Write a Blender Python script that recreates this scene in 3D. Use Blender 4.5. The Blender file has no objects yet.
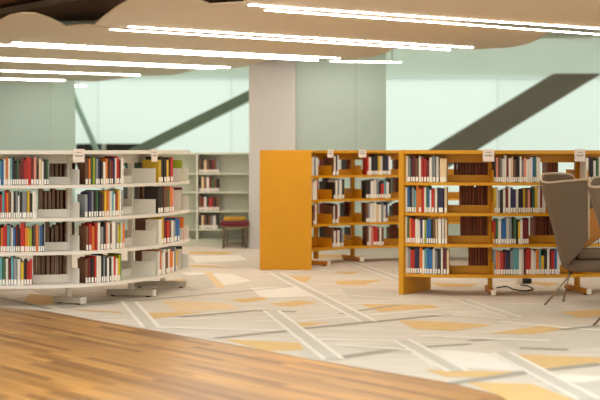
import bpy, bmesh, math, random
from mathutils import Vector, Matrix
random.seed(7)
C = bpy.context.scene.collection
F = 1417.0            # focal length in pixels of a 600 px wide frame (85 mm on 36 mm)
EYE = 1.47            # lens height above the floor
HZ = 150.3            # image row of the horizon

# ------------------------------------------------------------------ helpers
def srgb(r, g, b):
    f = lambda c: c/12.92 if c <= 0.04045 else ((c+0.055)/1.055)**2.4
    return (f(r/255), f(g/255), f(b/255), 1)

def mat(name, rgb, rough=0.6, var=0.06, scale=8.0, bump=0.0, metal=0.0, objvar=0.0, stretch=(1, 1, 1), spec=0.5):
    m = bpy.data.materials.new(name); m.use_nodes = True
    nt = m.node_tree; n = nt.nodes; L = nt.links
    b = n['Principled BSDF']
    b.inputs['Roughness'].default_value = rough
    b.inputs['Metallic'].default_value = metal
    b.inputs['Specular IOR Level'].default_value = spec
    tc = n.new('ShaderNodeTexCoord'); mp = n.new('ShaderNodeMapping')
    mp.inputs['Scale'].default_value = stretch
    L.new(tc.outputs['Object'], mp.inputs['Vector'])
    nz = n.new('ShaderNodeTexNoise'); nz.inputs['Scale'].default_value = scale; nz.inputs['Detail'].default_value = 4
    L.new(mp.outputs['Vector'], nz.inputs['Vector'])
    mr = n.new('ShaderNodeMapRange')
    mr.inputs['To Min'].default_value = 1-var*2; mr.inputs['To Max'].default_value = 1+var*2
    L.new(nz.outputs['Fac'], mr.inputs['Value'])
    hs = n.new('ShaderNodeHueSaturation'); hs.inputs['Color'].default_value = srgb(*rgb)
    if objvar:
        oi = n.new('ShaderNodeObjectInfo'); m2 = n.new('ShaderNodeMapRange')
        m2.inputs['To Min'].default_value = 1-objvar; m2.inputs['To Max'].default_value = 1+objvar
        L.new(oi.outputs['Random'], m2.inputs['Value'])
        mu = n.new('ShaderNodeMath'); mu.operation = 'MULTIPLY'
        L.new(mr.outputs['Result'], mu.inputs[0]); L.new(m2.outputs['Result'], mu.inputs[1])
        L.new(mu.outputs[0], hs.inputs['Value'])
    else:
        L.new(mr.outputs['Result'], hs.inputs['Value'])
    L.new(hs.outputs['Color'], b.inputs['Base Color'])
    if bump:
        bp = n.new('ShaderNodeBump'); bp.inputs['Strength'].default_value = bump; bp.inputs['Distance'].default_value = 0.01
        L.new(nz.outputs['Fac'], bp.inputs['Height']); L.new(bp.outputs['Normal'], b.inputs['Normal'])
    return m

def emit(name, rgb, s):
    m = bpy.data.materials.new(name); m.use_nodes = True
    b = m.node_tree.nodes['Principled BSDF']
    b.inputs['Base Color'].default_value = srgb(*rgb)
    b.inputs['Emission Color'].default_value = srgb(*rgb); b.inputs['Emission Strength'].default_value = s
    return m

def glass_panel(name, rgb, w, h, seam, trans):
    """frosted glass panelling: lets daylight through, faint joints between the sheets"""
    m = bpy.data.materials.new(name); m.use_nodes = True
    nt = m.node_tree; n = nt.nodes; L = nt.links
    n.remove(n['Principled BSDF']); out = n['Material Output']
    tc = n.new('ShaderNodeTexCoord'); br = n.new('ShaderNodeTexBrick')
    mp = n.new('ShaderNodeMapping'); mp.inputs['Rotation'].default_value = (math.radians(90), 0, 0)
    L.new(tc.outputs['Object'], mp.inputs['Vector']); L.new(mp.outputs['Vector'], br.inputs['Vector'])
    br.offset = 0; br.inputs['Scale'].default_value = 1; br.inputs['Brick Width'].default_value = w
    br.inputs['Row Height'].default_value = h; br.inputs['Mortar Size'].default_value = seam
    c = srgb(*rgb); d = tuple(x*0.80 for x in c[:3])+(1,)
    br.inputs['Color1'].default_value = c; br.inputs['Color2'].default_value = tuple(x*0.95 for x in c[:3])+(1,)
    br.inputs['Mortar'].default_value = d
    df = n.new('ShaderNodeBsdfDiffuse'); tr = n.new('ShaderNodeBsdfTranslucent'); mx = n.new('ShaderNodeMixShader')
    mx.inputs['Fac'].default_value = trans
    L.new(br.outputs['Color'], df.inputs['Color']); L.new(br.outputs['Color'], tr.inputs['Color'])
    L.new(df.outputs[0], mx.inputs[1]); L.new(tr.outputs[0], mx.inputs[2]); L.new(mx.outputs[0], out.inputs['Surface'])
    return m

def link(name, me, parent=None, mats=()):
    o = bpy.data.objects.new(name, me); C.objects.link(o)
    for m in mats: me.materials.append(m)
    if parent: o.parent = parent
    return o

def obj(name, bm, m, parent=None, smooth=False):
    me = bpy.data.meshes.new(name)
    bmesh.ops.recalc_face_normals(bm, faces=bm.faces)
    bm.to_mesh(me); bm.free()
    if smooth:
        for p in me.polygons: p.use_smooth = True
    return link(name, me, parent, m if isinstance(m, (list, tuple)) else [m])

def tag(o, label=None, cat=None, group=None, kind=None):
    if label: o['label'] = label
    if cat: o['category'] = cat
    if group: o['group'] = group
    if kind: o['kind'] = kind
    return o

def thing(name, label, cat, loc=(0, 0, 0), rz=0, group=None):
    o = bpy.data.objects.new(name, None); C.objects.link(o)
    o.location = loc; o.rotation_euler = (0, 0, rz); o.empty_display_size = 0.1
    return tag(o, label, cat, group)

def hexa(bm, pts, mi=0):
    """8 points: bottom four then top four"""
    v = [bm.verts.new(p) for p in pts]
    for f in ((0, 3, 2, 1), (4, 5, 6, 7), (0, 1, 5, 4), (1, 2, 6, 5), (2, 3, 7, 6), (3, 0, 4, 7)):
        fc = bm.faces.new([v[i] for i in f]); fc.material_index = mi
    return v

def box(bm, x0, x1, y0, y1, z0, z1, mi=0):
    return hexa(bm, [(x0, y0, z0), (x1, y0, z0), (x1, y1, z0), (x0, y1, z0), (x0, y0, z1), (x1, y0, z1), (x1, y1, z1), (x0, y1, z1)], mi)

def obox(bm, c, t, n, a0, a1, b0, b1, z0, z1, mi=0):
    """box at plan point c, along t from a0 to a1 and along n from b0 to b1"""
    P = lambda a, b, z: (c[0]+t[0]*a+n[0]*b, c[1]+t[1]*a+n[1]*b, z)
    return hexa(bm, [P(a0, b0, z0), P(a1, b0, z0), P(a1, b1, z0), P(a0, b1, z0), P(a0, b0, z1), P(a1, b0, z1), P(a1, b1, z1), P(a0, b1, z1)], mi)

def bevel(bm, w, seg=2):
    bmesh.ops.bevel(bm, geom=list(bm.edges), offset=w, segments=seg, affect='EDGES', profile=0.5, clamp_overlap=True)

def tube(bm, pts, r, n=10):
    rings = []
    pts = [Vector(p) for p in pts]
    for i, p in enumerate(pts):
        d = (pts[min(i+1, len(pts)-1)]-pts[max(i-1, 0)]).normalized()
        a = d.cross(Vector((0, 0, 1)))
        if a.length < 1e-3: a = d.cross(Vector((1, 0, 0)))
        a.normalize(); b = d.cross(a)
        rings.append([bm.verts.new(p+a*r*math.cos(2*math.pi*k/n)+b*r*math.sin(2*math.pi*k/n)) for k in range(n)])
    for i in range(len(rings)-1):
        for k in range(n):
            bm.faces.new([rings[i][k], rings[i][(k+1) % n], rings[i+1][(k+1) % n], rings[i+1][k]])
    bm.faces.new(rings[0][::-1]); bm.faces.new(rings[-1])

def ground(px, py):                     # a floor point seen at pixel px, py
    d = EYE*F/(py-HZ); return ((px-300)/F*d, d)
CEIL = 2.77
def overhead(px, py, z=CEIL):           # a ceiling point seen at pixel px, py
    d = (z-EYE)*F/(HZ-py); return ((px-300)/F*d, d)
def at(px, d): return ((px-300)/F*d, d)

def catmull(P, n=14):
    out = []
    P = [Vector(p) for p in P]
    Q = [P[0]*2-P[1]]+P+[P[-1]*2-P[-2]]
    for i in range(1, len(Q)-2):
        a, b, c, d = Q[i-1], Q[i], Q[i+1], Q[i+2]
        for k in range(n):
            t = k/n
            out.append(0.5*((2*b)+(c-a)*t+(2*a-5*b+4*c-d)*t*t+(3*b-a-3*c+d)*t*t*t))
    out.append(P[-1]); return out

# ------------------------------------------------------------------ materials
M = {}
M['white'] = mat('white_steel', (236, 230, 219), 0.45, 0.015, 3)
M['white_foot'] = mat('shaded_white_steel', (196, 184, 168), 0.4, 0.03, 3)  # white steel browned down: shadow on the foot sides painted into the colour
M['orange'] = mat('orange_lacquer', (218, 154, 0), 0.45, 0.02, 3)
M['orange_foot'] = mat('ochre_steel', (205, 130, 30), 0.5, 0.03, 3)
M['foot_cap'] = mat('cream_cap', (235, 226, 208), 0.5, 0.02)
M['grey_case'] = mat('pale_sage_laminate', (222, 226, 210), 0.55, 0.02, 3)
M['page'] = mat('page_paper', (208, 188, 160), 0.9, 0.12, 60, stretch=(8, 1, 1))
M['page_dark'] = mat('shaded_page_paper', (150, 92, 62), 0.9, 0.15, 60)  # darker page colour: shade on the far-row page edges painted in
M['page_grey'] = mat('shaded_page_paper_grey', (164, 136, 116), 0.9, 0.15, 60)  # greyer pages for the white bookcase, far-row shade put into the colour
M['label'] = mat('label_paper', (246, 242, 234), 0.7, 0.02)
M['sign'] = mat('sign_card', (240, 228, 218), 0.6, 0.02)
M['ink'] = mat('grey_ink', (140, 132, 126), 0.7, 0.02)
M['felt'] = mat('taupe_felt', (112, 94, 76), 0.95, 0.12, 60, 0.3, stretch=(1, 1, 3))
M['felt_in'] = mat('tan_felt', (196, 132, 66), 0.95, 0.1, 60, 0.3)
M['piping'] = mat('pale_piping', (196, 174, 148), 0.8, 0.05)
M['steel'] = mat('brushed_steel', (150, 132, 110), 0.3, 0.04, 20, metal=1.0)
M['maroon'] = mat('maroon_fabric', (110, 40, 52), 0.9, 0.08, 40)
M['mustard'] = mat('mustard_fabric', (206, 160, 50), 0.9, 0.08, 40)
M['dark'] = mat('dark_brown_band', (52, 38, 32), 0.6, 0.05)
M['beam'] = mat('bronze_grey_beam', (140, 126, 114), 0.6, 0.05, 2)
M['beam_green'] = mat('sage_grey_beam', (136, 146, 128), 0.6, 0.05, 2)
M['brace'] = mat('pale_green_brace', (190, 212, 200), 0.6, 0.03)
M['tan'] = mat('tan_ceiling', (224, 207, 180), 0.55, 0.02, 1.2)
M['brown'] = mat('brown_ceiling', (190, 152, 116), 0.7, 0.06, 2)
M['redbrown'] = mat('red_brown_ceiling', (136, 80, 54), 0.7, 0.05)

M['column'] = mat('pale_concrete', (210, 209, 206), 0.7, 0.03, 2.5, stretch=(4, 4, .6))
M['cable'] = mat('black_rubber', (34, 30, 28), 0.6, 0.05)
M['strip'] = emit('strip_light_diffuser', (255, 248, 237), 30)
M['housing'] = mat('strip_housing', (150, 132, 108), 0.5, 0.03)
M['glass_far'] = glass_panel('daylit_frosted_glass', (241, 247, 243), 3.1, 9, 0.015, 0.64)
M['glass_near'] = glass_panel('green_frosted_glass', (238, 247, 242), 0.95, 9, 0.006, 0.6)
M['mint_ceiling'] = glass_panel('translucent_mint_ceiling', (238, 245, 238), 9, 9, 0.004, 0.4)  # translucence added so sky light from above brightens the upper ceiling
# carpet
M['c_base'] = mat('carpet_beige', (214, 204, 189), 0.95, 0.12, 3.0, 0.1, stretch=(.5, 3, 1), spec=.2)
M['c_gold'] = mat('carpet_gold', (218, 184, 128), 0.95, 0.05, 9, 0.1, spec=.2)
M['c_white'] = mat('carpet_cream', (234, 227, 215), 0.95, 0.03, 9, 0.1, spec=.2)
M['c_grey'] = mat('carpet_sage_grey', (204, 197, 183), 0.95, 0.05, 9, 0.1, spec=.2)
M['c_dark'] = mat('carpet_dark_grey', (168, 160, 146), 0.95, 0.05, 9, 0.1, spec=.2)
M['c_tan'] = mat('carpet_tan', (226, 200, 160), 0.95, 0.04, 9, 0.1, spec=.2)

def wood():
    m = bpy.data.materials.new('oak_planks'); m.use_nodes = True
    nt = m.node_tree; n = nt.nodes; L = nt.links; b = n['Principled BSDF']
    tc = n.new('ShaderNodeTexCoord'); mp = n.new('ShaderNodeMapping')
    mp.inputs['Rotation'].default_value = (0, 0, math.atan2(4.54, 3.6))
    L.new(tc.outputs['Object'], mp.inputs['Vector'])
    br = n.new('ShaderNodeTexBrick'); br.offset = 0.37
    br.inputs['Scale'].default_value = 1; br.inputs['Brick Width'].default_value = 1.1; br.inputs['Row Height'].default_value = 0.075
    br.inputs['Mortar Size'].default_value = 0.002; br.inputs['Bias'].default_value = 0.0
    br.inputs['Color1'].default_value = srgb(202, 146, 72); br.inputs['Color2'].default_value = srgb(140, 90, 34)
    br.inputs['Mortar'].default_value = srgb(100, 66, 34)
    L.new(mp.outputs['Vector'], br.inputs['Vector'])
    m2 = n.new('ShaderNodeMapping'); m2.inputs['Scale'].default_value = (0.7, 16, 1)
    L.new(mp.outputs['Vector'], m2.inputs['Vector'])
    nz = n.new('ShaderNodeTexNoise'); nz.inputs['Scale'].default_value = 1.6; nz.inputs['Detail'].default_value = 5
    L.new(m2.outputs['Vector'], nz.inputs['Vector'])
    mr = n.new('ShaderNodeMapRange'); mr.inputs['From Min'].default_value = .3; mr.inputs['From Max'].default_value = .7
    mr.inputs['To Min'].default_value = .72; mr.inputs['To Max'].default_value = 1.22
    L.new(nz.outputs['Fac'], mr.inputs['Value'])
    n2 = n.new('ShaderNodeTexNoise'); n2.inputs['Scale'].default_value = .55; n2.inputs['Detail'].default_value = 2
    L.new(mp.outputs['Vector'], n2.inputs['Vector'])
    r2 = n.new('ShaderNodeMapRange'); r2.inputs['From Min'].default_value = .3; r2.inputs['From Max'].default_value = .7
    r2.inputs['To Min'].default_value = .8; r2.inputs['To Max'].default_value = 1.12; L.new(n2.outputs['Fac'], r2.inputs['Value'])
    mu = n.new('ShaderNodeMath'); mu.operation = 'MULTIPLY'; L.new(mr.outputs['Result'], mu.inputs[0]); L.new(r2.outputs['Result'], mu.inputs[1])
    hs = n.new('ShaderNodeHueSaturation'); L.new(br.outputs['Color'], hs.inputs['Color']); L.new(mu.outputs[0], hs.inputs['Value'])
    L.new(hs.outputs['Color'], b.inputs['Base Color']); b.inputs['Roughness'].default_value = 0.36
    return m
M['wood'] = wood()

BOOK = {  # letter: (word, colour)
 'k': ('black', (38, 32, 32)), 'w': ('white', (228, 222, 212)), 'b': ('blue', (42, 104, 168)), 't': ('teal', (96, 160, 168)),
 'r': ('red', (186, 44, 34)), 'm': ('maroon', (112, 30, 34)), 'o': ('orange', (224, 120, 40)), 'y': ('yellow', (222, 182, 48)),
 'g': ('green', (58, 104, 66)), 'l': ('lime', (158, 176, 40)), 'n': ('brown', (112, 74, 50)), 'c': ('cream', (226, 200, 160)),
 'p': ('pink', (216, 140, 120)), 's': ('grey', (132, 138, 142)), 'u': ('navy', (44, 44, 84))}
BM = {k: mat('book_cloth_'+v[0], v[1], 0.55, 0.08, 30, objvar=0.18) for k, v in BOOK.items()}

# ------------------------------------------------------------------ the room
def poly_slab(name, pts, z0, z1, m, **kw):
    bm = bmesh.new()
    lo = [bm.verts.new((x, y, z0)) for x, y in pts]; hi = [bm.verts.new((x, y, z1)) for x, y in pts]
    bm.faces.new(lo[::-1]); bm.faces.new(hi)
    for i in range(len(pts)):
        j = (i+1) % len(pts); bm.faces.new([lo[i], lo[j], hi[j], hi[i]])
    o = obj(name, bm, m); tag(o, kind='structure', **kw); return o

edge_px = [(0, 307), (40, 310), (60, 313.5), (100, 321), (150, 329.7), (200, 338.7), (250, 347.5), (300, 357), (375, 370), (450, 382.5), (510, 398)]
edge = [ground(*p) for p in edge_px]
u_e = Vector((3.6, -4.54)).normalized()
edge = [(edge[0][0]-1.5, edge[0][1]+0.35), ]+edge+[(edge[-1][0]+u_e.x*6, edge[-1][1]+u_e.y*6)]
poly_slab('floor', edge+[(edge[-1][0]-12, edge[-1][1]-3), (-12, -2), (-12, edge[0][1]+1.5)], -0.1, 0.0, M['wood'],
          label='glossy oak plank floor in the foreground')

bm = bmesh.new()
cm = [M['c_base'], M['c_gold'], M['c_white'], M['c_grey'], M['c_dark'], M['c_tan']]
base = edge+[(16, edge[-1][1]), (16, 34), (-14, 34), (-14, edge[0][1]+1.5)]
base = base[:len(edge)]+base[len(edge):]
v = [bm.verts.new((x, y, 0.0)) for x, y in base]; f = bm.faces.new(v); f.material_index = 0
lo = [bm.verts.new((x, y, -0.1)) for x, y in base]; bm.faces.new(lo[::-1])
for i in range(len(base)):
    j = (i+1) % len(base); bm.faces.new([lo[i], lo[j], v[j], v[i]])
lay = [0]
def patch(mi, *px):
    lay[0] += 1; z = 0.0006+0.00004*lay[0]
    q = [ground(*p) for p in px]
    fc = bm.faces.new([bm.verts.new((x, y, z)) for x, y in q]); fc.material_index = mi
def stripe(mi, a, b, w):
    lay[0] += 1; z = 0.0006+0.00004*lay[0]
    a = Vector(ground(*a)); b = Vector(ground(*b)); d = (b-a).normalized(); n = Vector((-d.y, d.x))*w/2
    fc = bm.faces.new([bm.verts.new((p.x, p.y, z)) for p in (a-n, b-n, b+n, a+n)]); fc.material_index = mi
# cream and grey fields
patch(2, (400, 347), (497, 354), (525, 371), (432, 366)); patch(2, (560, 374), (640, 379), (640, 388), (557, 380))
patch(3, (300, 344), (330, 357), (316, 360.5), (300, 356)); patch(3, (340, 346), (425, 344), (440, 352), (380, 354))
patch(3, (470, 303), (560, 306), (600, 318), (500, 314)); patch(2, (180, 272), (232, 274), (252, 281), (214, 287))
patch(3, (180, 276), (206, 274), (216, 287), (190, 292)); patch(2, (250, 288), (300, 286), (318, 296), (262, 298))
patch(3, (480, 337), (600, 331), (620, 346), (520, 351)); patch(5, (160, 300), (225, 303), (240, 309), (176, 312))
patch(2, (190, 256), (240, 255), (247, 260), (196, 263)); patch(3, (340, 288), (396, 290), (398, 299), (352, 300))
patch(2, (0, 293), (30, 290), (40, 294), (10, 299)); patch(3, (40, 303), (110, 300), (116, 304), (70, 309))
patch(3, (520, 392), (600, 380), (640, 400), (590, 410))
# gold fields
for q in ([(22, 303), (30, 294), (62, 297), (48, 306)], [(72, 309), (122, 312), (122, 313.5), (80, 310.5)],
          [(140, 313), (206, 312), (150, 319.5)], [(222, 339), (300, 343), (304, 350), (268, 351.5)], [(288, 323), (332, 322), (292, 329)],
          [(360, 304), (432, 305), (440, 308), (380, 312)], [(398, 320), (450, 322), (494, 325.5), (452, 331), (414, 329)],
          [(488, 333.5), (550, 324.5), (566, 329), (532, 334.5)], [(510, 354), (620, 358.5), (616, 363), (552, 370), (532, 369)],
          [(465, 382), (532, 384), (580, 402), (520, 410), (500, 396)], [(425, 370), (515, 372), (487, 377.5), (445, 377)],
          [(334, 281), (382, 280), (364, 285), (338, 285)], [(330, 272), (360, 272), (352, 274.5)],
          [(286, 276), (313, 277), (306, 282.5), (290, 281)], [(190, 251.3), (238, 252), (226, 254.5), (188, 254.5)],
          [(190, 265), (238, 266.6), (238, 267.6), (190, 267)], [(268, 304), (300, 300.5), (318, 303), (290, 307)],
          [(230, 300), (262, 297), (270, 299), (244, 303)], [(160, 281), (186, 279), (186, 283)],
          [(430, 283), (478, 284), (470, 287), (440, 287)], [(520, 281), (560, 283), (548, 287)], [(560, 312), (610, 309), (620, 315), (580, 318)],
          [(313, 254), (350, 255), (340, 258), (316, 258)]):
    patch(1, *q)
patch(5, (204, 272), (211, 272), (226, 288), (217, 288))
# long cross lines
for a, b, w, mi in (((150, 327), (290, 331), .09, 2), ((300, 339), (392, 341), .08, 2), ((300, 321), (450, 308), .06, 2), ((180, 297), (300, 286), .04, 4),
                    ((215, 338.5), (296, 330), .09, 4), ((180, 317), (260, 310.5), .09, 4), ((260, 311), (296, 312), .12, 4), ((300, 329), (450, 314.5), .09, 4),
                    ((337, 358), (400, 349), .11, 4), ((400, 349), (470, 344), .07, 4), ((450, 384), (530, 372), .1, 4), ((530, 372), (600, 364), .1, 4),
                    ((470, 341), (500, 338.5), .1, 4), ((520, 348), (568, 350), .09, 4), ((300, 292), (400, 299), .05, 2), ((336, 345), (440, 352), .07, 2),
                    ((300, 266), (335, 272), .05, 2), ((420, 336), (550, 341), .08, 2), ((340, 314), (398, 305), .06, 4),
                    ((180, 263), (300, 272), .06, 2), ((60, 308), (180, 297), .06, 4), ((0, 298), (50, 309), .08, 4), ((500, 322), (600, 331), .08, 2),
                    ((560, 330), (600, 326), .08, 4), ((400, 313), (520, 320), .07, 2)):
    stripe(mi, a, b, w)
# paired diagonal bands
for a, b in (((120, 302), (141, 328)), ((262, 311), (322, 360)), ((268, 273), (359, 322)), ((390, 340), (446, 372)), ((490, 353), (575, 400)), ((452, 300), (505, 318)), ((344, 262), (392, 280))):
    a = Vector(ground(*a)); b = Vector(ground(*b)); d = (b-a).normalized(); n = Vector((d.y, -d.x)); n = n if n.x > 0 else -n
    for o0, w, mi in ((0.02, .038, 2), (0.085, .085, 3), (0.15, .038, 2)):
        lay[0] += 1; z = 0.0006+0.00004*lay[0]
        fc = bm.faces.new([bm.verts.new((p.x, p.y, z)) for p in (a+n*(o0-w/2), b+n*(o0-w/2), b+n*(o0+w/2), a+n*(o0+w/2))]); fc.material_index = mi
for fc in bm.faces:
    if len(fc.verts) < 8 and fc.calc_center_median().z > 0.0003 and fc.normal.z < 0: fc.normal_flip()
me = bpy.data.meshes.new('floor_carpet'); bm.to_mesh(me); bm.free()
tag(link('floor_carpet', me, None, cm), 'beige carpet patterned with gold fields and pale crossing stripes', kind='structure')

# far daylit glass wall, glass partitions, column
def wall(name, p0, p1, z1, th, m, label):
    p0 = Vector(p0); p1 = Vector(p1); t = (p1-p0); Ln = t.length; t.normalize(); bm = bmesh.new()
    box(bm, 0, Ln, 0, th, 0, z1)
    o = obj(name, bm, m); o.location = (p0.x, p0.y, 0); o.rotation_euler = (0, 0, math.atan2(t.y, t.x))
    tag(o, label, kind='structure'); return o
UP = 3.15
M['plaster'] = mat('warm_white_plaster', (206, 196, 180), 0.8, 0.02, 1)
wall('wall_front', (14.2, -3), (-14.2, -3), 6.0, 0.1, M['plaster'], 'plain wall behind the viewer')
wall('wall_left', (-14.05, -3), (-14.05, 33), 3.4, 0.1, M['plaster'], 'plain side wall at the left')
wall('wall_right', (14.05, 33), (14.05, -3), 3.4, 0.1, M['plaster'], 'plain side wall at the right')
wall('wall_back', (-14, 33), (14, 33), UP, 0.05, M['glass_far'], 'pale daylit frosted glass wall at the back')
a = at(75, 27); wall('wall_partition', (a[0]-8, a[1]-1.0), a, UP, 0.04, M['glass_near'], 'green frosted glass partition at the left')
a = at(295, 21.0); b = at(386, 21.5)
wall('wall_center', (a[0]+.01, a[1]+.06), b, UP, 0.05, M['glass_near'], 'green frosted glass panel beside the column')
a0, a1 = at(249, 21.3), at(295.5, 20.95)
poly_slab('column', [a0, a1, (a1[0]+.02, a1[1]+.7), (a0[0]+.05, a0[1]+.7)], 0, UP, M['column'], label='pale rose concrete column beside the green glass')

def beam(name, pxa, pxb, th_px, d, m, label, depth=.5):
    """sloping box beam; pxa, pxb: two points of its upper edge"""
    x0, z0 = (pxa[0]-300)/F*d, EYE+(HZ-pxa[1])/F*d
    x1, z1 = (pxb[0]-300)/F*d, EYE+(HZ-pxb[1])/F*d
    sl = (z1-z0)/(x1-x0); w = th_px/F*d
    xt = x0+(UP-z0)/sl; xb = x0+(0-z0)/sl; s = w/abs(sl)*(1 if sl > 0 else -1)
    bm = bmesh.new()
    hexa(bm, [(xb, d, 0), (xb+s, d, 0), (xb+s, d+depth, 0), (xb, d+depth, 0), (xt, d, UP), (xt+s, d, UP), (xt+s, d+depth, UP), (xt, d+depth, UP)])
    tag(obj(name, bm, m), label, kind='structure')
beam('trim_1', (430, 150), (558, 71.5), 29, 31.0, M['beam'], 'broad dark sloping beam before the glass wall')
beam('trim_2', (160, 134), (247, 91), 11, 31.5, M['beam_green'], 'slim grey green sloping beam before the glass wall')
beam('trim_3', (97, 147), (76, 98), 11, 32.2, M['brace'], 'thin pale brace by the left glass partition', .2)
bm = bmesh.new()
x0, x1 = at(76, 32.6)[0], at(148, 32.6)[0]
box(bm, x0, x1, 32.6, 33.0, 1.1, EYE+6.5/F*32.6); tag(obj('trim_4', bm, M['dark']), 'dark sill band low on the glass wall', kind='structure')
bm = bmesh.new(); x0, x1 = at(101.5, 32.4)[0], at(105, 32.4)[0]
box(bm, x0, x1, 32.4, 32.6, 0, EYE+6.5/F*32.4); tag(obj('trim_5', bm, M['white']), 'short white post before the dark sill band', kind='structure')

# upper ceilings
poly_slab('ceiling', [(-14, 20.8), (14, 17.5), (14, 33.05), (-14, 33.05)], UP, UP+.1, M['mint_ceiling'], label='pale mint upper ceiling')
poly_slab('ceiling_recess', [(-14, 11.4), (14, 11.4), (14, 20.0), (-14, 23.3)], 3.35, 3.45, M['brown'], label='dark brown recessed upper ceiling')
for i, (a, b) in enumerate((((-20, 10), (60, -5)), ((-20, 14.5), (90, -6)))):
    a = Vector(overhead(*a, z=3.3)); b = Vector(overhead(*b, z=3.3)); d = (b-a).normalized(); n = (-d.y, d.x); bm = bmesh.new()
    obox(bm, a, d, n, -3, (b-a).length+2, -.12-.1*i, .12+.1*i, 3.3, 3.35); tag(obj('trim_%d' % (6+i), bm, M['tan'] if i else M['redbrown']), 'slat across the dark recessed ceiling', kind='structure')

# tan ceiling panels, outlined by the strip joints and their rounded ends
def panel(pts, z=CEIL, label=None):
    return poly_slab('ceiling_panel', [overhead(*p) for p in pts], z, z+0.018, M['tan'], label=label)
panel([(243, 2.6), (300, 6.5), (640, 31), (760, 39), (760, -40), (640, -60), (420, -60), (300, -40), (262, -15), (246, -4)],
      label='nearest tan ceiling panel')
panel([(95, 24.5), (104, 17), (115, 9), (127, 2), (142, -4), (160, -6), (180, -4), (197, 0.2), (210, 5.2), (243, 3.2), (300, 7.5), (548, 31.5), (540, 38), (528, 44), (510, 47.5), (475, 49.5), (300, 39.5), (110, 27.5)],
      label='tan ceiling panel with a round scalloped left end')
panel([(-60, 41), (-50, 33), (-30, 26), (0, 21), (10, 16), (22, 13.7), (35, 14.2), (48, 18), (58, 22.5), (66, 26.7), (90, 25.3), (110, 28.3), (300, 40.3), (398, 47), (386, 53), (368, 58), (340, 60.8), (300, 57.5), (150, 50.3)],
      label='tan ceiling panel with a low arched left end')
panel([(-60, 41.8), (0, 43.7), (150, 51), (300, 58.2), (278, 58.5), (262, 62), (247, 66.5), (230, 68.5), (150, 64.8), (-60, 57)],
      label='tan ceiling panel next to the column top')
panel([(-60, 58), (150, 65.6), (206, 66.5), (195, 70), (172, 75.2), (140, 76), (0, 71), (-60, 69)], label='tan ceiling panel over the white bookcase')
panel([(-60, 70.2), (0, 72), (125, 75.5), (140, 76), (118, 79), (95, 81.5), (70, 80.8), (-60, 78)], label='narrow tan ceiling panel at the far left')
panel([(-60, 79), (60, 81.4), (48, 83.5), (28, 86), (0, 88), (-60, 89)], label='farthest tan ceiling panel at the left')

def strip(pa, pb, label):
    a = Vector(overhead(*pa)); b = Vector(overhead(*pb)); d = (b-a); Ln = d.length; d.normalize()
    t = thing('strip_light', label, 'light', (a.x, a.y, CEIL), math.atan2(d.y, d.x), 'linear strip lights between the ceiling panels')
    bm = bmesh.new(); box(bm, 0, Ln, -.04, .04, -.003, 0.0); obj('housing', bm, M['housing'], t)
    bm = bmesh.new(); box(bm, 0.01, Ln-.01, -.024, .024, -.012, -.003); bevel(bm, .003, 1); obj('diffuser', bm, M['strip'], t)
    if 'short' in label or 'single' in label:
        for k in (.15, Ln-.15):
            bm = bmesh.new(); tube(bm, [(k, 0, 0), (k, 0, UP-CEIL)], .006, 8); obj('hanger', bm, M['steel'], t)
for pa, pb, lb in (
    ((248, 4), (650, 31.5), 'topmost long strip light crossing the upper right ceiling'),
    ((265, 9.3), (650, 37.5), 'second strip light from the top, just under the topmost one'),
    ((128, 26), (473, 47.2), 'upper strip light of the pair above the column'),
    ((110, 28.8), (450, 49.4), 'lower strip light of the pair above the column'),
    ((12, 42), (340, 57.8), 'upper strip light of the pair ending at the column top'),
    ((-20, 43.4), (318, 60), 'lower strip light of the pair ending at the column top'),
    ((-20, 56.8), (230, 67), 'upper strip light of the pair left of the column'),
    ((-20, 59), (215, 68), 'lower strip light of the pair left of the column'),
    ((-20, 69.6), (140, 74.8), 'single strip light above the white bookcase, ending mid left'),
    ((-20, 78), (65, 80.2), 'strip light low at the left edge of the ceiling'),
    ((27, 85), (86, 85.6), 'short lowest strip light over the green glass partition'),
    ((330, 61), (402, 61.8), 'short strip light just right of the column top')):
    strip(pa, pb, lb)

# ------------------------------------------------------------------ curved bookcases
class Curve2:
    def __init__(s, pts):
        raw = catmull(pts, 16)
        for _ in range(10):
            raw = [raw[0]]+[(raw[i-1]+raw[i]*2+raw[i+1])/4 for i in range(1, len(raw)-1)]+[raw[-1]]
        s.p = raw; s.s = [0]
        for i in range(1, len(raw)): s.s.append(s.s[-1]+(raw[i]-raw[i-1]).length)
        s.L = s.s[-1]
    def pt(s, q):
        q = min(max(q, 0), s.L)
        for i in range(1, len(s.s)):
            if s.s[i] >= q:
                k = (q-s.s[i-1])/(s.s[i]-s.s[i-1]+1e-9); return s.p[i-1].lerp(s.p[i], k)
        return s.p[-1]
    def fr(s, q):
        a, b = s.pt(q-.04), s.pt(q+.04); t = (b-a).normalized(); return s.pt(q), t, Vector((t.y, -t.x))
    def off(s, q, o):
        p, t, n = s.fr(q); return p+n*o
    def find(s, px, o):                     # arc length where the offset curve is seen at pixel px
        best = None
        for i in range(0, 1201):
            q = s.L*i/1200; p = s.off(q, o); e = abs(300+F*p.x/p.y-px)
            if best is None or e < best[0]: best = (e, q)
        return best[1]

def sweep(cv, q0, q1, o0, o1, z0, z1, step=.05):
    bm = bmesh.new(); N = max(2, int((q1-q0)/step)); prev = None
    for i in range(N+1):
        q = q0+(q1-q0)*i/N; a = cv.off(q, o0); b = cv.off(q, o1)
        r = [bm.verts.new((a.x, a.y, z0)), bm.verts.new((b.x, b.y, z0)), bm.verts.new((b.x, b.y, z1)), bm.verts.new((a.x, a.y, z1))]
        if prev:
            for k in range(4): bm.faces.new([prev[k], prev[(k+1) % 4], r[(k+1) % 4], r[k]])
        else: bm.faces.new(r[::-1])
        prev = r
    bm.faces.new(prev); return bm

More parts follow.
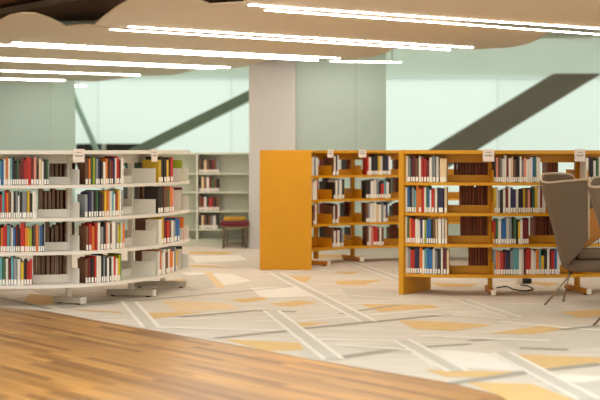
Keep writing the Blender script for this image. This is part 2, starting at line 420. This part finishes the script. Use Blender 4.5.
ZS = [1.145, .836, .522, .213]; TH = .03; TOPZ = 1.47; HALF = .29
SHELF = ['top', 'second', 'third', 'lowest']

def bookcase(name, label, cv, q0, q1, posts, m, mfoot, feet, end=None, divh=.125, fw=.035, fh=.072):
    c = cv.pt((q0+q1)/2)
    root = thing(name, label, 'bookcase', (c.x, c.y, 0), 0, 'curved double sided bookcases')
    inv = Matrix.Translation((-c.x, -c.y, 0))
    def add(nm, bm, mm, par=root, smooth=False):
        o = obj(nm, bm, mm, par, smooth)
        o.data.transform(inv) if par is root else o.data.transform(inv)
        return o
    add('top', sweep(cv, q0, q1, HALF+.005, -HALF-.005, TOPZ-.036, TOPZ), m)
    add('top_rail', sweep(cv, q0, q1, .012, -.012, TOPZ-.125, TOPZ-.0365), m)
    for z in ZS:
        s = add('shelf', sweep(cv, q0, q1, HALF, -HALF, z-TH, z), m)
        add('back_stop', sweep(cv, q0, q1, .02, -.02, z+.0005, z+.072), m, s)
    for q in posts:
        p, t, n = cv.fr(q); bm = bmesh.new()
        obox(bm, p, t, n, -.022, .022, -.026, .026, .05, TOPZ-.0365); u = add('upright', bm, m)
        for z in ZS:
            for sg in (1, -1):
                bm = bmesh.new(); b0, b1 = sorted((sg*.027, sg*(HALF-.008)))
                obox(bm, p, t, n, -.003, .003, b0, b1, z+.0005, z+divh); add('divider', bm, m, u)
    for (a, b) in feet:
        a = Vector(a); b = Vector(b); t = (b-a); Ln = t.length; t.normalize(); n = Vector((-t.y, t.x)); bm = bmesh.new()
        obox(bm, a, t, n, 0, Ln, -fw, fw, 0.012, fh); bevel(bm, .006, 1); ft = add('foot', bm, mfoot)
        bm = bmesh.new(); obox(bm, a, t, n, Ln+.0005, Ln+.014, -fw-.002, fw+.002, .01, fh+.003); add('foot_cap', bm, M['foot_cap'] if m is M['orange'] else m, ft)
        bm = bmesh.new()
        bm.free()
        for k in (.06, Ln-.06):
            bm = bmesh.new(); obox(bm, a+t*k, t, n, -.02, .02, -.02, .02, 0, .012); add('glide', bm, M['cable'], ft)
    if end:
        a, b, th = end; a = Vector(a); b = Vector(b); t = (b-a); Ln = t.length; t.normalize(); n = Vector((-t.y, t.x))
        bm = bmesh.new(); obox(bm, a, t, n, 0, Ln, 0, th, 0, TOPZ+.003); bevel(bm, .004, 1); add('end_panel', bm, m)
    return root

# white unit
WC = Curve2([(-4.2, 13.62), (-3.6, 13.50), (-3.1, 13.46), (-2.65, 13.45), (-2.20, 13.57), (-1.93, 13.86), (-1.70, 14.25), (-1.57, 14.68), (-1.49, 15.12), (-1.475, 15.26)])
wp = [WC.find(x, .0) for x in (69, 131, 161)]; wp[2] = WC.L-.03
wp0 = wp[0]-.95
w_feet = []
for q, dr, fa, fb in ((wp[0], (.86, -.5), .17, .17), (wp[1], (.975, -.22), .25, .24), (wp[2]-.05, (.99, -.1), .3, .27)):
    p = WC.pt(q); d = Vector(dr).normalized(); w_feet.append((p-d*fa, p+d*fb))
p, t, n = WC.fr(wp0); w_feet.append((p-n*.25, p+n*.25))
bookcase('bookcase', 'long white curved bookcase full of books at the left', WC, .05, WC.L, [wp0]+wp, M['white'], M['white_foot'], w_feet, divh=.145)
# orange front unit
OC = Curve2([(1.15, 14.74), (1.37, 14.64), (1.6, 14.58), (2.1, 14.56), (2.6, 14.61), (3.1, 14.72), (3.6, 14.9), (4.1, 15.1)])
op = [OC.find(x, .0) for x in (490, 577)]
o_feet = []
for q in op:
    p, t, n = OC.fr(q); o_feet.append((p-n*.29, p+n*.29))
e0 = ground(403.3, 294.6); e1 = ground(431, 289.3)
bookcase('bookcase', 'orange curved bookcase standing nearest, behind the felt chairs', OC, .03, OC.L, op+[OC.L-.05], M['orange'], M['orange_foot'], o_feet,
         (e0, e1, .055), fw=.022, fh=.062)
# orange back unit
BC = Curve2([(-.17, 17.44), (-.16, 17.78), (-.06, 18.16), (.2, 18.52), (.52, 18.76), (.87, 18.91), (1.22, 19.02), (1.8, 19.12), (2.4, 19.15)])
bp = [BC.find(x, 0.0) for x in (352.5, 410)]
p, t, n = BC.fr(bp[0])
b_feet = [(p-n*.29, p+n*.29), ((-.02, 18.2), (.36, 17.97))]
p, t, n = BC.fr(bp[1]); b_feet.append((p-n*.29, p+n*.29))
e0b, e1b = at(311.7, 17.4), at(259.7, 17.4)
bookcase('bookcase', 'orange curved bookcase farther back with broad plain end panel', BC, .04, BC.L, [BC.find(331.5, .28)]+bp, M['orange'], M['orange_foot'], b_feet,
         (e1b, e0b, .05), fw=.028, fh=.065)

# ------------------------------------------------------------------ books
UNIT = {'W': (WC, 'white curved bookcase'), 'O': (OC, 'near orange bookcase'), 'B': (BC, 'far orange bookcase')}
BAY = {('W', 0): 'left bay', ('W', 1): 'middle bay', ('W', 2): 'right bay', ('O', 0): 'left bay', ('O', 1): 'middle bay', ('O', 2): 'right bay',
       ('B', 0): 'left bay', ('B', 1): 'right bay'}
ROWS = [  # unit, bay, shelf, px from, px to, books
 ('W', 0, 0, -8, 49, 'kmntbwowtkkgmmrrrmpkcwkg'), ('W', 0, 1, -8, 37, 'twbkrtronwkswkSykww'), ('W', 0, 2, -8, 44.5, 'nskkorrtswbmkRoylknosbk'), ('W', 0, 3, -8, 32, 'wmktgwmtswykrr'),
 ('W', 1, 0, 85.5, 124, 'noglsukwoknmuwrrkww'), ('W', 1, 1, 85, 123, 'suskgknyowtwnryws'), ('W', 1, 2, 86, 125, 'nrorwskpwnwwsylwo'), ('W', 1, 3, 85.5, 122, 'nmkrwwkskwkwrwylg'),
 ('W', 2, 0, 158.5, 173.5, 'ykkykr'), ('W', 2, 1, 158, 174, 'kknngop'), ('W', 2, 2, 159, 180, 'wymrnwsbb'), ('W', 2, 3, 157.5, 178, 'wowwnwoowsy'),
 ('O', 0, 0, 404, 447, 'ywskmnwrrmwswC'), ('O', 0, 1, 403.5, 447, 'pwbkstoorwgbwrwUc'), ('O', 0, 2, 403.5, 447, 'mwgorrwwuwlbbkncwwc'), ('O', 0, 3, 404, 449, 'wwsrruuowtbbwskwmc'),
 ('O', 1, 0, 494, 541, 'kpnswwmwcnkkwspwwwbgww'), ('O', 1, 1, 494, 546, 'ywskwmwuuwkkynpkgywmww'), ('O', 1, 2, 493.5, 529, 'rgwbbwskgkywmmm'), ('O', 1, 3, 494, 560, 'soprmuksttwwmrrwwotykwmrbw'),
 ('O', 2, 0, 586, 604, 'wkkwgwc'), ('O', 2, 1, 584, 604, 'wmkwgwc'), ('O', 2, 2, 584, 604, 'rsbwkgw'),
 ('B', 0, 0, 313, 318.5, 'wsw'), ('B', 0, 0, 333, 339, 'nwkw'), ('B', 0, 1, 313.3, 317.5, 'ww'), ('B', 0, 1, 334, 344.5, 'kwswk'), ('B', 0, 2, 313.5, 317, 'nw'), ('B', 0, 2, 332.5, 339, 'nwkmw'), ('B', 0, 3, 332.5, 343.5, 'nwmwks'),
 ('B', 1, 0, 367, 391, 'rwkkkywkkuw'), ('B', 1, 1, 366, 391, 'kkwwskrtwk'), ('B', 1, 2, 366, 388, 'nswwwcwswu'), ('B', 1, 3, 367, 384, 'nwprrmwn'),
]
ORD = 'first second third fourth fifth sixth seventh eighth ninth tenth eleventh twelfth thirteenth fourteenth fifteenth sixteenth seventeenth eighteenth nineteenth twentieth twenty-first twenty-second twenty-third twenty-fourth twenty-fifth twenty-sixth'.split()

def book_parts(w, h, dp):
    """local frame: x along the shelf, -y towards the reader (spine), z up -> lists of boxes (cover, pages, label)"""
    t = min(.0035, w*.16)
    cover = [(-w/2, w/2, 0, t, 0, h), (-w/2, -w/2+t, t, dp, 0, h), (w/2-t, w/2, t, dp, 0, h)]
    pages = [(-w/2+t*1.02, w/2-t*1.02, t*1.02, dp-.004, .004, h-.004)]
    lab = [(-w*.42, w*.42, -.0008, -.0001, 0.006, .006+.048)]
    return cover, pages, lab

specs = []      # every book: dict
def place(u, bay, shelf, p0, p1, letters, far=False, rnd=None):
    cv, uname = UNIT[u]; rnd = rnd or random
    off = .268 if not far else -.268
    q0, q1 = cv.find(p0, off), cv.find(p1, off)
    wts = [(2.3 if ch.isupper() else rnd.uniform(.75, 1.25)) for ch in letters]
    tot = sum(wts); q = q0; n = len(letters)
    hh = rnd.uniform(.0, .012)
    for i, ch in enumerate(letters):
        dq = (q1-q0)*wts[i]/tot; qc = q+dq/2; q += dq
        p, t, nn = cv.fr(qc)
        dp = rnd.uniform(.145, .185)
        a, b = cv.off(qc-dq/2, off), cv.off(qc+dq/2, off)
        off2 = off-(dp if not far else -dp)
        a2, b2 = cv.off(qc-dq/2, off2), cv.off(qc+dq/2, off2)
        w = min((b-a).length, (b2-a2).length)*.94
        h = min(rnd.gauss(.243, .011)+hh, .272)+(.02 if far and u == 'O' else 0)
        if rnd.random() < .12: h -= .03
        spine = cv.off(qc, off - (rnd.uniform(0, .01) if not far else 0))
        ang = math.atan2(t.y, t.x) + (math.pi if far else 0)
        c = ch.lower()
        specs.append(dict(u=u, bay=bay, shelf=shelf, c=c, w=w, h=h, dp=dp, loc=(spine.x, spine.y, ZS[shelf]+.0006), ang=ang, far=far, i=i, n=n,
                          area=(0 if far else w*h*abs(math.cos(ang))/spine.y**2+1e-9), lab=rnd.random() < .93))
counts = {}
for r in ROWS:
    k0 = len(specs); place(*r)
    for s in specs[k0:]:
        key = (s['u'], s['bay'], s['shelf']); counts[key] = counts.get(key, 0)+1; s['k'] = counts[key]
# the far rows, standing with their page edges towards this side
for u, bay, sh, p0, p1, let in (
 ('W', 0, 0, 49, 66, 'mnmnknm'), ('W', 0, 1, 38, 63, 'nnnmnnmn'), ('W', 0, 2, 45, 66, 'nknnmnk'), ('W', 0, 3, 33, 62, 'mnnnnwnnk'),
 ('W', 1, 0, 125, 129, 'gs'), ('W', 1, 1, 123, 129, 'sn'), ('W', 2, 0, 137, 152, 'mYys'), ('W', 2, 1, 135, 152, 'kswUk'), ('W', 2, 2, 135, 152, 'nksw'), ('W', 2, 3, 135, 152, 'nmkk'),
 ('O', 0, 0, 454, 487, 'mnnmnmkmnmnm'), ('O', 0, 1, 459, 487, 'mknmmnmmnm'), ('O', 0, 2, 460, 487, 'mmnmkmmnm'), ('O', 0, 3, 468, 487, 'mmnkmmn'),
 ('O', 1, 0, 542, 553, 'nmkm'), ('O', 1, 1, 547, 570, 'nmmkmn'), ('O', 1, 2, 530, 556, 'mnmmknmm'), ('O', 1, 3, 562, 574, 'mnm'),
 ('B', 0, 0, 341, 347, 'kn'), ('B', 0, 2, 340, 346, 'kkm'), ('B', 0, 3, 344, 347, 'k'), ('B', 1, 0, 392, 400, 'mkm'), ('B', 1, 1, 392, 400, 'nmk'),
 ('B', 1, 2, 389, 400, 'kmkm'), ('B', 1, 3, 386, 398, 'nknm'), ('B', 0, 0, 319, 327, 'mks'), ('B', 0, 1, 319, 331, 'kuuk'), ('B', 0, 2, 319, 327, 'mkk'), ('B', 0, 3, 319, 327, 'kku')):
    place(u, bay, sh, p0, p1, let, far=True)
front = sorted([s for s in specs if not s['far']], key=lambda s: -s['area'])
single = front[:310]
rest = front[310:]+[s for s in specs if s['far']]

def box_mesh(name, boxes, m):
    bm = bmesh.new()
    for b in boxes: box(bm, *b)
    me = bpy.data.meshes.new(name); bmesh.ops.recalc_face_normals(bm, faces=bm.faces); bm.to_mesh(me); bm.free(); me.materials.append(m); return me
for s in single:
    cover, pages, lab = book_parts(s['w'], s['h'], s['dp'])
    o = bpy.data.objects.new('book', box_mesh('book', cover, BM[s['c']])); C.objects.link(o)
    o.location = s['loc']; o.rotation_euler = (0, 0, s['ang'])
    word = BOOK[s['c']][0]; uname = UNIT[s['u']][1]
    multi = {('B', 0)}
    lw = (s['u'], s['bay']) == ('W', 0)   # its left end lies outside the photo: count from the right
    tag(o, '%s book, %s from %s on the %s shelf, %s of the %s' % (word, ORD[(s['n']-s['i'] if lw else s['k'])-1], 'right' if lw else 'left', SHELF[s['shelf']], BAY[(s['u'], s['bay'])], uname), 'book',
        'books on the %s shelf of the %s' % (SHELF[s['shelf']], uname))
    pg = bpy.data.objects.new('page_block', box_mesh('page_block', pages, M['page'])); C.objects.link(pg); pg.parent = o
    if s['lab']:
        lb = bpy.data.objects.new('spine_label', box_mesh('spine_label', lab, M['label'])); C.objects.link(lb); lb.parent = o
        lb['label'] = 'white paper label at the spine foot'

# straight sage grey bookcase at the back, seen between the white one and the column
cx0, cx1, cd = at(187, 21.9)[0], at(251, 21.9)[0], 21.75
gx = at(198, cd)[0]
root = thing('wall_bookcase', 'pale sage bookcase at the back between white bookcase and column', 'bookcase', ((cx0+cx1)/2, cd, 0), 0)
ox = (cx0+cx1)/2
gl = cx0-.75
def gpart(nm, b, par=root, m=None):
    bm = bmesh.new(); box(bm, b[0]-ox, b[1]-ox, b[2], b[3], b[4], b[5]); return obj(nm, bm, m or M['grey_case'], par)
gpart('top', (gl, cx1, 0, .32, 1.405, 1.435))
gpart('back_panel', (gl, cx1, .30, .32, .07, 1.4045)); gpart('plinth', (gl+.02, cx1-.02, .03, .3, 0, .069))
for x in (gl, gx-.03, cx1-.03): gpart('side_panel', (x, x+.03, 0, .2995, .07, 1.4045))
gz = [1.12, .835, .545, .265, .1]
for z in gz:
    for xa, xb in ((gl+.0305, gx-.0305), (gx+.0005, cx1-.0305)): gpart('shelf', (xa, xb, .005, .2995, z-.025, z))
k = 0
for si, z in enumerate(gz[:4]):
    x = gx+.01; xe = at(219-(1 if si == 3 else 0), cd)[0]; seq = ['nkcnkmns', 'kcnwmgnk', 'nmwkrmkn', 'kcnknswk'][si]
    wd = (xe-x)/len(seq)
    for ch in seq:
        rest.append(dict(c=ch, w=wd*.93, h=random.uniform(.19, .235), dp=.18, loc=(x+wd/2, cd+.03, z+.0005), ang=0, far=False, lab=True)); x += wd
# everything smaller or farther: one object
bm = bmesh.new(); mats = [BM[k] for k in BOOK]+[M['page_dark'], M['label'], M['page'], M['page_grey']]; idx = {k: i for i, k in enumerate(BOOK)}
for s in rest:
    cover, pages, lab = book_parts(s['w'], s['h'], s['dp']); R = Matrix.Translation(s['loc'])@Matrix.Rotation(s['ang'], 4, 'Z')
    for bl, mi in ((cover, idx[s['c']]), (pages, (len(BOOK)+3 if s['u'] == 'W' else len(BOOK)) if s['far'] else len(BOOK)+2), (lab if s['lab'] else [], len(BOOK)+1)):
        for b in bl:
            for vv in box(bm, *b, mi=mi): vv.co = R@vv.co
tag(obj('books', bm, mats), 'smaller books in the far rows and in the bookcases farther back', 'books', kind='stuff')

# white steel bookends in the right bay of the white bookcase and the covers showing behind them
for sh, hgt, colr, bh, lbl in ((0, .135, 'l', .22, 'low white bookend on top shelf, right end of white bookcase'), (1, .215, 'm', .24, 'tall white bookend on second shelf, right end of white bookcase'),
                               (2, .125, 'o', .235, 'low white bookend on third shelf, right end of white bookcase'), (3, .215, 'k', .24, 'tall white bookend on lowest shelf, right end of white bookcase')):
    q = WC.L-.27 if sh != 2 else WC.L-.2
    p, t, n = WC.fr(q); c = p
    r = thing('bookend', lbl, 'bookend', (c.x, c.y, ZS[sh]+.0006), math.atan2(t.y, t.x), 'white bookends in the white bookcase')
    bm = bmesh.new(); box(bm, -.002, .002, -.265, -.05, 0, hgt); obj('plate', bm, M['white'], r)
    bm = bmesh.new(); box(bm, .0025, .075, -.25, -.07, 0, .002); obj('base', bm, M['white'], r)
    cover, pages, lab = book_parts(.022, bh, .2); R0 = Vector((c.x, c.y))+t*.025+n*.262
    o = bpy.data.objects.new('book', box_mesh('book', cover, BM[colr])); C.objects.link(o); o.location = (R0.x, R0.y, ZS[sh]+.003); o.rotation_euler = (0, 0, math.atan2(t.y, t.x))
    tag(o, '%s book behind the white bookend on %s shelf at right end of white bookcase' % (BOOK[colr][0], SHELF[sh]), 'book', 'books held by white bookends')
    pg = bpy.data.objects.new('page_block', box_mesh('page_block', pages, M['page'])); C.objects.link(pg); pg.parent = o

# small card signs hanging on the top edges
for cv, px, lb in ((WC, 78.5, 'small white card sign on the white bookcase, left one'), (WC, 154.5, 'small white card sign on the white bookcase, right one'),
                   (OC, 488.5, 'small white card sign on near orange bookcase between its bays'), (OC, 580, 'small white card sign on near orange bookcase above felt chair'),
                   (BC, 330.5, 'small white card sign on far orange bookcase beside end panel'), (BC, 362.5, 'small white card sign on far orange bookcase, right one')):
    q = cv.find(px, .3); p = cv.off(q, .298); _, t, n = cv.fr(q)
    w, h = (.115, .125) if cv is not BC else (.11, .105)
    r = thing('shelf_sign', lb, 'sign', (p.x, p.y, TOPZ-h+.012), math.atan2(t.y, t.x), 'card signs on the bookcase tops')
    bm = bmesh.new(); box(bm, -w/2, w/2, -.003, .001, 0, h); obj('card', bm, M['sign'], r)
    bm = bmesh.new(); box(bm, -w/2, w/2, .001, -.0+.02, h-.0115, h); obj('clip', bm, M['sign'], r)
    bm = bmesh.new()
    for zz, ww in ((.72, .5), (.5, .7), (.42, .6)): box(bm, -w*ww/2, w*ww/2, -.0036, -.0031, h*zz, h*zz+.006)
    obj('printed_line', bm, M['ink'], r)

# ------------------------------------------------------------------ felt chairs
def felt_chair(label):
    O = Vector((2.65, 13.55, 0))
    root = thing('lounge_chair', label, 'chair', O+Vector((.03, 0, 0)), 0, 'high backed felt chairs')
    top = [(2.675, 13.34, 1.185), (2.45, 13.27, 1.168), (2.29, 13.27, 1.155), (2.255, 13.40, 1.17), (2.30, 13.66, 1.21), (2.36, 13.86, 1.225), (2.52, 13.93, 1.232), (2.64, 13.95, 1.215), (2.70, 13.96, 1.165), (2.93, 13.98, 1.16)]
    bot = [(2.672, 13.34, .63), (2.58, 13.30, .50), (2.50, 13.30, .415), (2.485, 13.40, .40), (2.50, 13.62, .40), (2.53, 13.80, .40), (2.62, 13.90, .42), (2.72, 13.93, .47), (2.80, 13.95, .52), (2.95, 13.97, .62)]
    T = catmull(top, 6); B = catmull(bot, 6); NR = 8
    bm = bmesh.new(); g = []
    for a, b in zip(T, B):
        g.append([bm.verts.new(Vector(b).lerp(Vector(a), k/NR)-O) for k in range(NR+1)])
    for i in range(len(g)-1):
        for k in range(NR): bm.faces.new([g[i][k], g[i+1][k], g[i+1][k+1], g[i][k+1]])
    me = bpy.data.meshes.new('back_shell'); bmesh.ops.recalc_face_normals(bm, faces=bm.faces); bm.to_mesh(me); bm.free()
    for p in me.polygons: p.use_smooth = True
    sh = link('back_shell', me, root, [M['felt']])
    md = sh.modifiers.new('solid', 'SOLIDIFY'); md.thickness = .04; md.offset = 0
    bv = sh.modifiers.new('bev', 'BEVEL'); bv.width = .014; bv.segments = 3; bv.limit_method = 'ANGLE'
    bm = bmesh.new(); tube(bm, [Vector(p)-O+Vector((0, 0, .012)) for p in T], .011)
    tube(bm, [Vector(T[0]).lerp(Vector(B[0]), k/6)-O+Vector((.012, -.004, 0)) for k in range(7)], .011)
    obj('piping', bm, M['piping'], sh, True)
    # seat shell and cushion
    bm = bmesh.new()
    def rr(x0, x1, y0, y1, z0, z1, r): 
        box(bm, x0, x1, y0, y1, z0, z1)
        bmesh.ops.bevel(bm, geom=list(bm.edges), offset=r, segments=4, affect='EDGES', profile=.5)
    rr(-.13, .42, -.20, .33, -.055, .055, .045)
    bmesh.ops.translate(bm, verts=bm.verts, vec=(0, 0, .375)); s = obj('seat', bm, M['felt'], root, True)
    bm = bmesh.new(); rr(-.06, .43, -.15, .29, -.045, .045, .04); bmesh.ops.translate(bm, verts=bm.verts, vec=(0, 0, .475)); obj('cushion', bm, M['felt'], root, True)
    cen = Vector((2.66, 13.63))
    bm = bmesh.new(); g = []
    for a, b in list(zip(T, B))[14:]:
        a, b = Vector(a), Vector(b); row = []
        for k in range(6):
            p = b.lerp(a, .0+.55*k/5); d = cen-p.xy; d.normalize(); row.append(bm.verts.new((p.x+d.x*.03-O.x, p.y+d.y*.03-O.y, p.z)))
        g.append(row)
    for i in range(len(g)-1):
        for k in range(5): bm.faces.new([g[i][k], g[i+1][k], g[i+1][k+1], g[i][k+1]])
    ln = obj('lining', bm, M['felt_in'], sh, True)
    md = ln.modifiers.new('solid', 'SOLIDIFY'); md.thickness = .012; md.offset = 0
    for (tx, ty), (fx, fy) in (((-.09, -.12), (-.35, -.08)), ((-.05, .22), (-.12, .22)), ((.34, -.12), (.46, -.17)), ((.34, .25), (.46, .30))):
        bm = bmesh.new(); tube(bm, [(tx, ty, .325), (fx, fy, .004)], .0085); tube(bm, [(fx, fy, 0), (fx, fy, .012)], .012); obj('leg', bm, M['steel'], root, True)
    return root
c1 = felt_chair('taupe felt high backed chair, fully in view before the near orange bookcase')
c2 = c1.copy(); C.objects.link(c2); c2['label'] = 'taupe felt high backed chair cut off by right edge of the photo'
c2.location = (2.82, 11.92, 0); c2.rotation_euler = (0, 0, math.radians(-6))
for ch in list(c1.children):
    c = ch.copy(); C.objects.link(c); c.parent = c2
    for g in list(ch.children):
        d = g.copy(); C.objects.link(d); d.parent = c

# ------------------------------------------------------------------ stools by the back bookcase
def stool(px, d, h, w, dp, m, label):
    x = at(px, d)[0]; r = thing('stool', label, 'stool', (x, d, 0), 0, 'low stools by the sage bookcase')
    bm = bmesh.new(); box(bm, -w/2, w/2, -dp/2, dp/2, h-.075, h); bevel(bm, .025, 3); obj('seat', bm, m, r, True)
    bm = bmesh.new(); box(bm, -w/2+.03, w/2-.03, -dp/2+.03, dp/2-.03, h-.1, h-.0755); obj('seat_frame', bm, M['steel'], r)
    for sx in (-1, 1):
        for sy in (-1, 1):
            bm = bmesh.new(); a = (sx*(w/2-.05), sy*(dp/2-.05)); tube(bm, [(a[0], a[1], h-.1), (a[0], a[1], 0)], .011); obj('leg', bm, M['steel'], r, True)
    bm = bmesh.new(); tube(bm, [(-w/2+.05, -dp/2+.05, .05), (w/2-.05, -dp/2+.05, .05)], .009); obj('stretcher', bm, M['steel'], r, True)
stool(235, 21.32, .405, .44, .34, M['maroon'], 'maroon cushioned stool with steel legs before the sage bookcase')
stool(235, 21.62, .455, .34, .2, M['mustard'], 'mustard yellow stool half hidden behind the maroon stool')

# floor cable and adapter under the near orange bookcase
p0 = Vector(ground(521, 283.5))
r = thing('power_adapter', 'small dark power adapter on the carpet under the near orange bookcase', 'adapter', (p0.x, p0.y, 0), .3)
bm = bmesh.new(); box(bm, -.0, .11, -.05, .05, 0, .055); bevel(bm, .012, 2); obj('body', bm, M['cable'], r)
bm = bmesh.new(); box(bm, -.07, -.0005, -.045, .045, 0, .065); bevel(bm, .008, 2); obj('plug', bm, M['foot_cap'], r)
bm = bmesh.new(); pts = catmull([(*ground(x, y), .008) for x, y in ((497, 288.5), (506, 287.2), (514, 290), (526, 291.5), (533, 289.5), (527, 286.5), (521, 285.6))], 8)
tube(bm, pts, .007, 8); tag(obj('cable', bm, M['cable'], None, True), 'black cable curling on the carpet under the near orange bookcase', 'cable')

# ------------------------------------------------------------------ light and camera
w = bpy.data.worlds.new('World'); bpy.context.scene.world = w; w.use_nodes = True
bg = w.node_tree.nodes['Background']; bg.inputs['Color'].default_value = (0.97, 1.0, 0.96, 1); bg.inputs['Strength'].default_value = 1.9
sc = bpy.context.scene
cam = bpy.data.cameras.new('Camera'); co = bpy.data.objects.new('Camera', cam); C.objects.link(co)
co.location = (0, 0, EYE); co.rotation_euler = (math.radians(90), 0, 0)
cam.sensor_width = 36; cam.lens = 36*F/600; cam.shift_y = -(200-HZ)/600
cam.clip_end = 200; cam.dof.use_dof = True; cam.dof.focus_distance = 14.2; cam.dof.aperture_fstop = 1.5
sc.camera = co
sc.view_settings.view_transform = 'Standard'; sc.view_settings.look = 'None'; sc.view_settings.exposure = 0.1; sc.view_settings.gamma = 1.0
